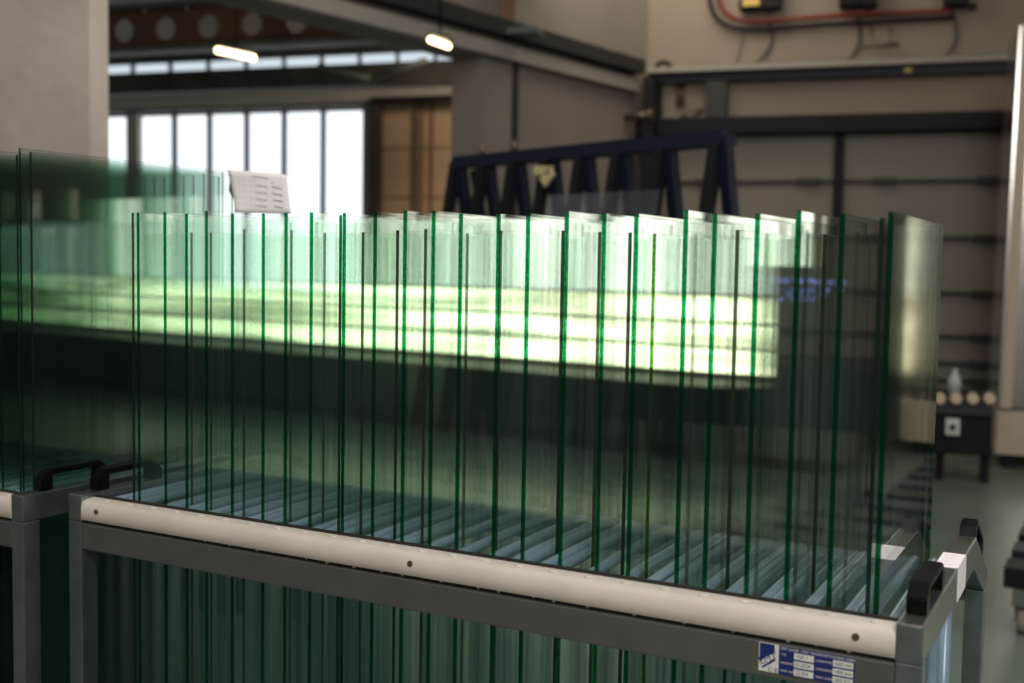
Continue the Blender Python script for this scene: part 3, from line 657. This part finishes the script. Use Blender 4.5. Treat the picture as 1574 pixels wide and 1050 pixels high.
def build_rack(T, label, main, sheets):
    rk = thing('glass_rack', label, 'glass rack', (T.x + .8, T.y + .35, 0), 'white-edged harp racks on the floor')
    Tz = Vector((T.x, T.y, ZR))
    # white strip with rounded front top edge
    prof = [(0, 0.0), (-.004, 0.0), (-.022, -.0015), (-.030, -.004), (-.0345, -.010), (-.036, -.020), (-.036, -.041), (-.030, -.043), (0, -.043)]
    bm = NB(); bm_prism(bm, prof, 'x', XI0, XI1)
    for f in bm.faces:
        f.smooth = len(f.verts) == 4
        if len(f.verts) > 4:
            for e in f.edges: e.smooth = False
    for e in bm.edges:
        if len(e.link_faces) == 2 and e.calc_face_angle(0) > 1.0: e.smooth = False
    st = child('plastic_strip', shift(bm, Tz), PLAST, rk, 'white plastic edge strip')
    # dimples and screw heads
    k = 0
    for i in range(25):
        x = XI0 + .052 + i * .0628
        if x > XI1 - .02: break
        bm = NB(); bmesh.ops.create_uvsphere(bm, u_segments=10, v_segments=6, radius=.0075)
        for v in bm.verts: v.co = Vector((v.co.x * 1.2 + x, v.co.y * .8 - .0155, v.co.z * .36 - .0004))
        b_ = obj('plastic_plug', shift(bm, Tz), PLAST)
        for v in b_.data.vertices: v.co -= rk.location
        b_.parent = st
    for x in (.068, .82, 1.56):
        bm = NB(); bm_tube(bm, [(x, -.0375, -.020), (x, -.034, -.020)], .0052, 12); bm_tube(bm, [(x, -.0381, -.020), (x, -.0374, -.020)], .0022, 6)
        b_ = obj('strip_screw', shift(bm, Tz), SCREW)
        for v in b_.data.vertices: v.co -= rk.location
        b_.parent = st
    # dripping adhesive beads under the strip
    bm = NB(); rnd = random.Random(3)
    x = .35
    while x < 1.58:
        bmesh.ops.create_icosphere(bm, subdivisions=1, radius=.0022 + rnd.random() * .002, matrix=Matrix.Translation((x, -.028, -.0435)))
        x += .035 + rnd.random() * .05
    b_ = obj('adhesive_bead', shift(bm, Tz), PLAST)
    for v in b_.data.vertices: v.co -= rk.location
    b_.parent = st; b_['kind'] = 'stuff'
    bm = NB(); bm_box(bm, XI0, XI1, 0, .006, -.03, .004); child('rubber_lip', shift(bm, Tz), RUBBER, rk)
    bm = NB(); bm_box(bm, XI0, XI1, -.026, -.002, -.050, -.041); child('rubber_gap_strip', shift(bm, Tz), RUBBER, rk)
    child('front_rail', shift(rounded_box(XI0, XI1, -.034, -.006, -.102, -.0485, .003), Tz), STEEL_D, rk)
    child('rear_rail', shift(rounded_box(XI0, XI1, .75, .785, -.16, -.11, .003), Tz), STEEL_D, rk)
    child('bottom_rail', shift(rounded_box(XI0, XI1, -.034, -.006, -.92, -.86, .003), Tz), STEEL_D, rk)
    child('bottom_rail', shift(rounded_box(XI0, XI1, .75, .785, -.92, -.86, .003), Tz), STEEL_D, rk)
    child('deck', shift(rounded_box(XI0, XI1, -.006, .75, -.92, -.895, .002), Tz), STEEL_D, rk)
    # end frames: top bar, sloped rear corner, posts
    for x0, x1 in ((XO0, XI0), (XI1, XO1)):
        bm = rounded_box(x0, x1, -.035, .005, -.95, -.046, .003)
        child('front_post', shift(bm, Tz), STEEL, rk)
        bm = rounded_box(x0, x1, .75, .79, -.95, -.135, .003); child('rear_post', shift(bm, Tz), STEEL, rk)
        bm = NB(); bm_prism(bm, [(-.0355, -.046), (-.0355, ZT), (.571, ZT), (.571 - .012, -.046)], 'x', x0, x1, bevel=.003); child('top_bar', shift(bm, Tz), STEEL, rk)
        bm = NB(); bm_prism(bm, [(.5605, -.046), (.5725, ZT - .0003), (.7905, -.100), (.7905, -.135), (.752, -.135)], 'x', x0 + .0003, x1 - .0003, bevel=.003); child('sloped_corner', shift(bm, Tz), STEEL, rk)
        bm = rounded_box(x0, x1, .005, .75, -.93, -.88, .003); child('bottom_bar', shift(bm, Tz), STEEL, rk)
    # handles
    ycs = [(.045, .185), (.565, .70)] if main else [(.045, .185)]
    for (x0, x1) in ((XO0, XI0), (XI1, XO1)):
        for i, (ya, yb) in enumerate([(.015, .190), (.575, .74)]):
            if i == 0: bm = handle(Tz, x0 + .004, x1 - .004, ya, yb, ZT - .001)
            else:
                bm = handle(Vector((0, 0, 0)), x0 + .004, x1 - .004, 0, .165, 0)
                ang = -math.atan2(.109, .218); Mr = Matrix.Rotation(ang, 4, 'X')
                for v in bm.verts: v.co = Mr @ v.co + Vector((0, .580, ZT - .006)) + Tz
            child('handle', bm, HANDLE, rk, 'black plastic bridge handle')
    # hoses
    rnd = random.Random(5)
    nh = 50
    for i in range(nh):
        x = clear_x(XI0 + .016 + i * (XI1 - XI0 - .032) / (nh - 1), sheets)
        if x is None: continue
        dz = rnd.uniform(-.003, .003); yb = .405 + rnd.uniform(-.006, .006)
        pts = [(x, .004, -.016 + dz), (x, .15, -.013 + dz), (x, .3, -.013 + dz)]
        for a in range(0, 100, 18):
            aa = math.radians(min(a, 90)); pts.append((x, yb + .035 * math.sin(aa), -.048 + dz + .035 * math.cos(aa)))
        pts.append((x, yb + .035, -.4)); pts.append((x, yb + .035, -.893))
        bm = NB(); bm_tube(bm, pts, .0098, 8, cap=False); child('hose', shift(bm, Tz), HOSE, rk)
    for i in range(24):
        x = XI0 + .03 + i * (XI1 - XI0 - .06) / 23
        bm = NB(); bm_tube(bm, [(x, .715, -.12), (x, .715, -.893)], .013, 8); child('rear_hose', shift(bm, Tz), HOSE, rk)
    for cx in (.12, 1.5):
        for cy in (.1, .65):
            bm = NB(); bm_tube(bm, [(cx - .02, cy, -1.02), (cx + .02, cy, -1.02)], .08, 20); child('caster_wheel', shift(bm, Tz), RUBBER, rk)
            bm = NB(); bm_box(bm, cx - .035, cx - .024, cy - .03, cy + .03, -1.03, -.925); bm_box(bm, cx + .024, cx + .035, cy - .03, cy + .03, -1.03, -.925); bm_box(bm, cx - .04, cx + .04, cy - .05, cy + .05, -.936, -.92)
            child('caster_fork', shift(bm, Tz), STEEL, rk)
    return rk
rack = build_rack(Vector((0, 0, 0)), 'steel glass rack with white plastic edge strip and maker plate, filling the front', True, [a[0] for a in flush] + [a[0] for a in rec])
TN = Vector((-.066 - XO1, -.067, 0))
rack2 = build_rack(TN, 'neighbouring steel glass rack cut off at the left edge of the picture', False, [a[0] - TN.x for a in left])

# ---- white sticker with red handwriting over the right end frame
sk = NB()
y0_, y1_ = .314, .416
bm_box(sk, XI1 - .0005, XO1 + .0008, y0_, y1_, ZR + ZT + .0002, ZR + ZT + .0010)
bm_box(sk, XO1 + .0002, XO1 + .0010, y0_, y1_, ZR - .046, ZR + ZT + .0010)
stk = child('paper_sticker', sk, PAPER, rack, 'white sticker with red handwriting')
sk = NB(); rnd = random.Random(2)
for j, yy in enumerate((.395, .375, .352, .332)):
    x = XI1 + .008
    while x < XO1 - .008:
        a = rnd.uniform(-.8, .8); l = .0035
        Pm = Vector((x, yy, ZR + ZT + .0013)); dv = Vector((math.cos(a), math.sin(a) * 1.6, 0)) * l
        nrm = Vector((-dv.y, dv.x, 0)).normalized() * .0004
        sk.faces.new([sk.verts.new(p) for p in (Pm - dv - nrm, Pm + dv - nrm, Pm + dv + nrm, Pm - dv + nrm)]); x += .0045
o = obj('red_writing', sk, INKR)
for v in o.data.vertices: v.co -= rack.location
o.parent = stk

# ---- maker plate on the front rail
def text_mesh(s, size, x, z, sx=1.0, rot=0.0):
    cu = bpy.data.curves.new('tmp_text', 'FONT'); cu.body = s; cu.size = size; cu.resolution_u = 2; cu.extrude = 0.0
    to = bpy.data.objects.new('tmp_text', cu); COL.objects.link(to); bpy.context.view_layer.update()
    me = bpy.data.meshes.new_from_object(to.evaluated_get(bpy.context.evaluated_depsgraph_get()))
    bpy.data.objects.remove(to, do_unlink=True); b = NB(); b.from_mesh(me); bpy.data.meshes.remove(me)
    c, s_ = math.cos(rot), math.sin(rot)
    for v in b.verts:
        px, py = v.co.x * sx, v.co.y; v.co = Vector((x + px * c - py * s_, 0, z + px * s_ + py * c))
    return b
def merge(dst, src, y):
    for v in src.verts: v.co.y = y
    me = bpy.data.meshes.new('m'); src.to_mesh(me); src.free(); dst.from_mesh(me); bpy.data.meshes.remove(me)
PX0, PX1, PZ0, PZ1 = 1.424, 1.561, ZR - .0925, ZR - .0505
yp = -.0345
bm = NB(); bm_box(bm, PX0, PX1, yp - .0006, yp, PZ0, PZ1)
plate = child('maker_plate', bm, LWHITE, rack, 'blue and white maker plate')
def sub(name, bm, m):
    o = obj(name, bm, m)
    for v in o.data.vertices: v.co -= rack.location
    o.parent = plate; return o
W_ = PX1 - PX0; H_ = PZ1 - PZ0
bm = NB(); bm_box(bm, PX0 + W_ * .215, PX1, yp - .0009, yp - .0006, PZ0, PZ1); sub('blue_field', bm, LBLUE)
lg = NB()
def poly(bm, pts, y):
    bm.faces.new([bm.verts.new((PX0 + W_ * a, y, PZ0 + H_ * b)) for a, b in pts])
poly(lg, [(.01, .98), (.165, .98), (.175, .55), (.175, .42), (.045, .10), (.01, .30)], yp - .0009)
sub('logo_shield', lg, LBLUE)
t1 = NB(); poly(t1, [(.005, .33), (.165, .72), (.185, .55), (.17, .52), (.035, .15), (.01, .22)], yp - .0011)
sub('logo_band', t1, LWHITE)
t2 = NB(); merge(t2, text_mesh('EMT', H_ * .36, PX0 + W_ * .02, PZ0 + H_ * .22, 1.0, .42), yp - .0014); sub('logo_text', t2, LBLUE)
t3 = NB(); merge(t3, text_mesh('C E', H_ * .22, PX0 + W_ * .105, PZ0 + H_ * .03), yp - .0012); sub('ce_mark', t3, LINK)
t4 = NB()
merge(t4, text_mesh('EMT LAGER- UND TRANSPORTSYSTEME GMBH', H_ * .135, PX0 + W_ * .235, PZ0 + H_ * .865, .88), yp - .0011)
for s, a, b in (('TYP:', .235, .66), ('BAUJAHR:', .235, .38), ('FABR. NR.', .235, .10), ('LADEHÖHE', .60, .66), ('LADELÄNGE', .60, .38), ('TRAG. KAPA.', .60, .10)):
    merge(t4, text_mesh(s, H_ * .115, PX0 + W_ * a, PZ0 + H_ * b, .9), yp - .0011)
sub('plate_text', t4, LWHITE)
for (a, b) in ((.375, .60), (.375, .32), (.375, .04), (.775, .60), (.775, .32), (.775, .04)):
    fb = NB(); bm_box(fb, PX0 + W_ * a, PX0 + W_ * (a + .205), yp - .0012, yp - .0009, PZ0 + H_ * b, PZ0 + H_ * (b + .22)); sub('write_in_field', fb, LWHITE)
for s, a, b in (('FW 1', .41, .645), ('07-2024', .385, .365), ('22.334', .395, .085), ('1600 mm', .785, .645), ('1400 mm', .785, .365), ('1800 KG', .785, .085)):
    t5 = NB(); merge(t5, text_mesh(s, H_ * .19, PX0 + W_ * a, PZ0 + H_ * b, .82, 0.02), yp - .0015); sub('handwriting', t5, LINK)

# ------------------------------------------------------------------ glass panes
TH = .0078
def pane_mesh(depth, h, edge, th=TH, zb=-.885, far=None):
    bm = NB()
    xs = [0, th * .40, th * .56, th]
    V = {}
    for i, x in enumerate(xs):
        for j, y in enumerate((0, depth)):
            for k, z in enumerate((zb, h)): V[i, j, k] = bm.verts.new((x, y, z))
    def F(a, b, c, d, mi): f = bm.faces.new((V[a], V[b], V[c], V[d])); f.material_index = mi
    F((0, 0, 0), (0, 0, 1), (0, 1, 1), (0, 1, 0), 0); F((3, 0, 0), (3, 1, 0), (3, 1, 1), (3, 0, 1), 0)
    for i in range(3):
        e = 2 if i == 1 else 1
        F((i, 0, 0), (i + 1, 0, 0), (i + 1, 0, 1), (i, 0, 1), e); F((i, 1, 0), (i, 1, 1), (i + 1, 1, 1), (i + 1, 1, 0), far if far is not None else e)
        F((i, 0, 1), (i + 1, 0, 1), (i + 1, 1, 1), (i, 1, 1), 3); F((i, 0, 0), (i, 1, 0), (i + 1, 1, 0), (i + 1, 0, 0), e)
    return bm
def ordn(i): return ['first', 'second', 'third', 'fourth', 'fifth', 'sixth', 'seventh', 'eighth', 'ninth', 'tenth', 'eleventh', 'twelfth', 'thirteenth', 'fourteenth', 'fifteenth'][i]
EM = {'g': [G_FACE, E_GREEN, E_LINE, E_TOP], 'd': [G_FACE, E_DARK, E_GREEN, E_TOP], 'b': [G_FACE, E_BROWN, E_DARK, E_TOP], 'o': [G_FACE, E_OLIVE, E_LINE, E_TOP], 'k': [G_FACE, E_DARK, E_BROWN, E_TOP]}
names_e = {'g': 'green edge', 'd': 'black edge', 'b': 'brownish edge', 'o': 'olive edge', 'k': 'dark edge'}
cnt = len(flush)
rnd = random.Random(11)
for i, (x, k) in enumerate(flush):
    where = ('%s from the left' % ordn(i)) if i < cnt / 2 else ('%s from the right' % ordn(cnt - 1 - i))
    if i == 0: where = 'leftmost'
    if i == cnt - 1: where = 'rightmost'
    hh = .5745 + rnd.uniform(-.003, .003) + (.006 - .010 * x / 1.6) - (.008 if k == 'd' and i > 5 else 0)
    th = .0062 if k == 'd' else TH
    o = obj('glass_sheet', pane_mesh(.479 if i > cnt - 3 else .465 + rnd.uniform(-.01, .012), hh, k, th), EM[k])
    o.location = (x - th / 2, .0075 + (.001 if k == 'd' else 0), ZR)
    o.rotation_euler = (0, math.radians(rnd.uniform(-.03, .03)), math.radians(rnd.uniform(-.12, .12)))
    tag(o, 'clear glass sheet with %s, flush at the white strip, %s' % (names_e[k], where), 'glass sheet', 'glass panes standing flush in the front rack')
nr = len(rec)
for i, (x, y, k) in enumerate(rec):
    where = ('%s from the left' % ordn(i)) if i < nr / 2 else ('%s from the right' % ordn(nr - 1 - i))
    if i == 0: where = 'leftmost'
    if i == nr - 1: where = 'rightmost'
    # keep clear of the neighbouring flush pane
    for fx, fk in flush:
        if abs(fx - x) < .0085: x = fx + (.0086 if x >= fx else -.0086)
    o = obj('glass_sheet', pane_mesh(.475 - y, .545 + rnd.uniform(-.004, .004), k, .0062), EM[k])
    o.location = (x - .0031, y, ZR)
    tag(o, 'glass sheet with %s, set back from the strip, %s' % (names_e[k], where), 'glass sheet', 'glass panes set back in the front rack')
EM2 = {a: [G_FACE2] + b[1:] for a, b in EM.items()}
for i, (x, y, k, h, lb) in enumerate(left):
    if k == 'g' and h and i: pass
    th = .0062
    o = obj('glass_sheet', pane_mesh(.60, h, k, th, -.885, 3), EM2[k])
    o.location = (x - th / 2, y, ZR)
    tag(o, lb + ' standing in the left neighbouring rack', 'glass sheet', 'tall glass panes in the neighbouring rack')

# ------------------------------------------------------------------ sheet of paper over the far top corner of a tall glass sheet
Pn = -fw.copy(); Pn.z = 0; Pn.normalize()
ctr = Vector((-.122, .545, ZR + .70))
pl = hit(397, 300, ctr, Pn)
ps = thing('paper_sheet', 'white printed list sheet hung over the far corner of the tall glass sheets', 'paper', hit(397, 328, ctr, Pn))
def pp(px, py, off=0.0): return hit(px, py, ctr, Pn) + Pn * off
bm = NB(); NU, NV = 12, 8
tl, trr, bl, br = (347.5, 260.5), (441, 268), (360.5, 327), (448, 329)
g = []
for j in range(NV + 1):
    row = []
    v = j / NV
    for i in range(NU + 1):
        u = i / NU
        lx = tl[0] + (bl[0] - tl[0]) * (1 - (1 - v) ** 1.8); rx = trr[0] + (br[0] - trr[0]) * v
        px = lx + (rx - lx) * u
        py = (tl[1] + (trr[1] - tl[1]) * u) * (1 - v) + (bl[1] + (br[1] - bl[1]) * u) * v
        if i == NU and j == 0: py += 2.0
        off = .006 * math.sin(u * 2.4) - .012 * (1 - u) ** 3 * (1 - v)
        row.append(bm.verts.new(pp(px, py, off)))
    g.append(row)
for j in range(NV):
    for i in range(NU):
        f = bm.faces.new((g[j][i], g[j + 1][i], g[j + 1][i + 1], g[j][i + 1])); f.smooth = True
front = child('front_page', bm, PAPER, ps)
md = front.modifiers.new('thick', 'SOLIDIFY'); md.thickness = .0006
bm = NB()
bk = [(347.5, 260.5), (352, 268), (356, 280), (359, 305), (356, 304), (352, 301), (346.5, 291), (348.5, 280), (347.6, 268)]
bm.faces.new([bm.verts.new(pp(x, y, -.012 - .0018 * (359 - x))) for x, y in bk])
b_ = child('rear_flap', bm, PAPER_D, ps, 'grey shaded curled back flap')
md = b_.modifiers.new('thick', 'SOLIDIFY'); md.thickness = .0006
def dash(bm, x0, y0, x1, y1, w):
    A, B = pp(x0, y0, .010), pp(x1, y1, .010); t = (B - A).normalized(); n = Vector((0, 0, 1)) * w
    bm.faces.new([bm.verts.new(p) for p in (A - n, B - n, B + n, A + n)])
k1, k2 = INK, INKL
def dashes(m_, x0, y0, x1, y1, w, n):
    bm = NB()
    for i in range(n):
        a = i / n; b = (i + .75) / n
        dash(bm, x0 + (x1 - x0) * a, y0 + (y1 - y0) * a, x0 + (x1 - x0) * b, y0 + (y1 - y0) * b, w)
    o = obj('printed_line', bm, m_)
    for v in o.data.vertices: v.co -= ps.location
    o.parent = front
dashes(k1, 388.5, 270.3, 413.5, 275, .0009, 9)
for x0, y0, x1, y1 in ((419, 287.3, 434.5, 290.3), (420, 297.5, 435.5, 300.3), (421, 307.3, 436, 310.2), (422.5, 317.3, 436.5, 319.8)): dashes(k1, x0, y0, x1, y1, .0011, 6)
for y in (283.5, 294.0, 304.3, 314.3):
    dashes(k2, 393, y, 413, y + 3, .0008, 7); dashes(k2, 396, y + 2.0, 412, y + 4.6, .0007, 5)
    for x in (368, 377, 386): dashes(k2, x, y - 2 + (x - 368) * .1, x + 3.2, y - 1.8 + (x - 368) * .1, .0007, 1)
for x in (360, 367, 374.5, 383, 391): dashes(k2, x, 272.5 + (x - 360) * .15, x + 4.5, 273.2 + (x - 360) * .15, .0007, 2)
dashes(k2, 417, 281, 423, 282, .0007, 2); dashes(k2, 364, 324, 389, 326, .0006, 9)
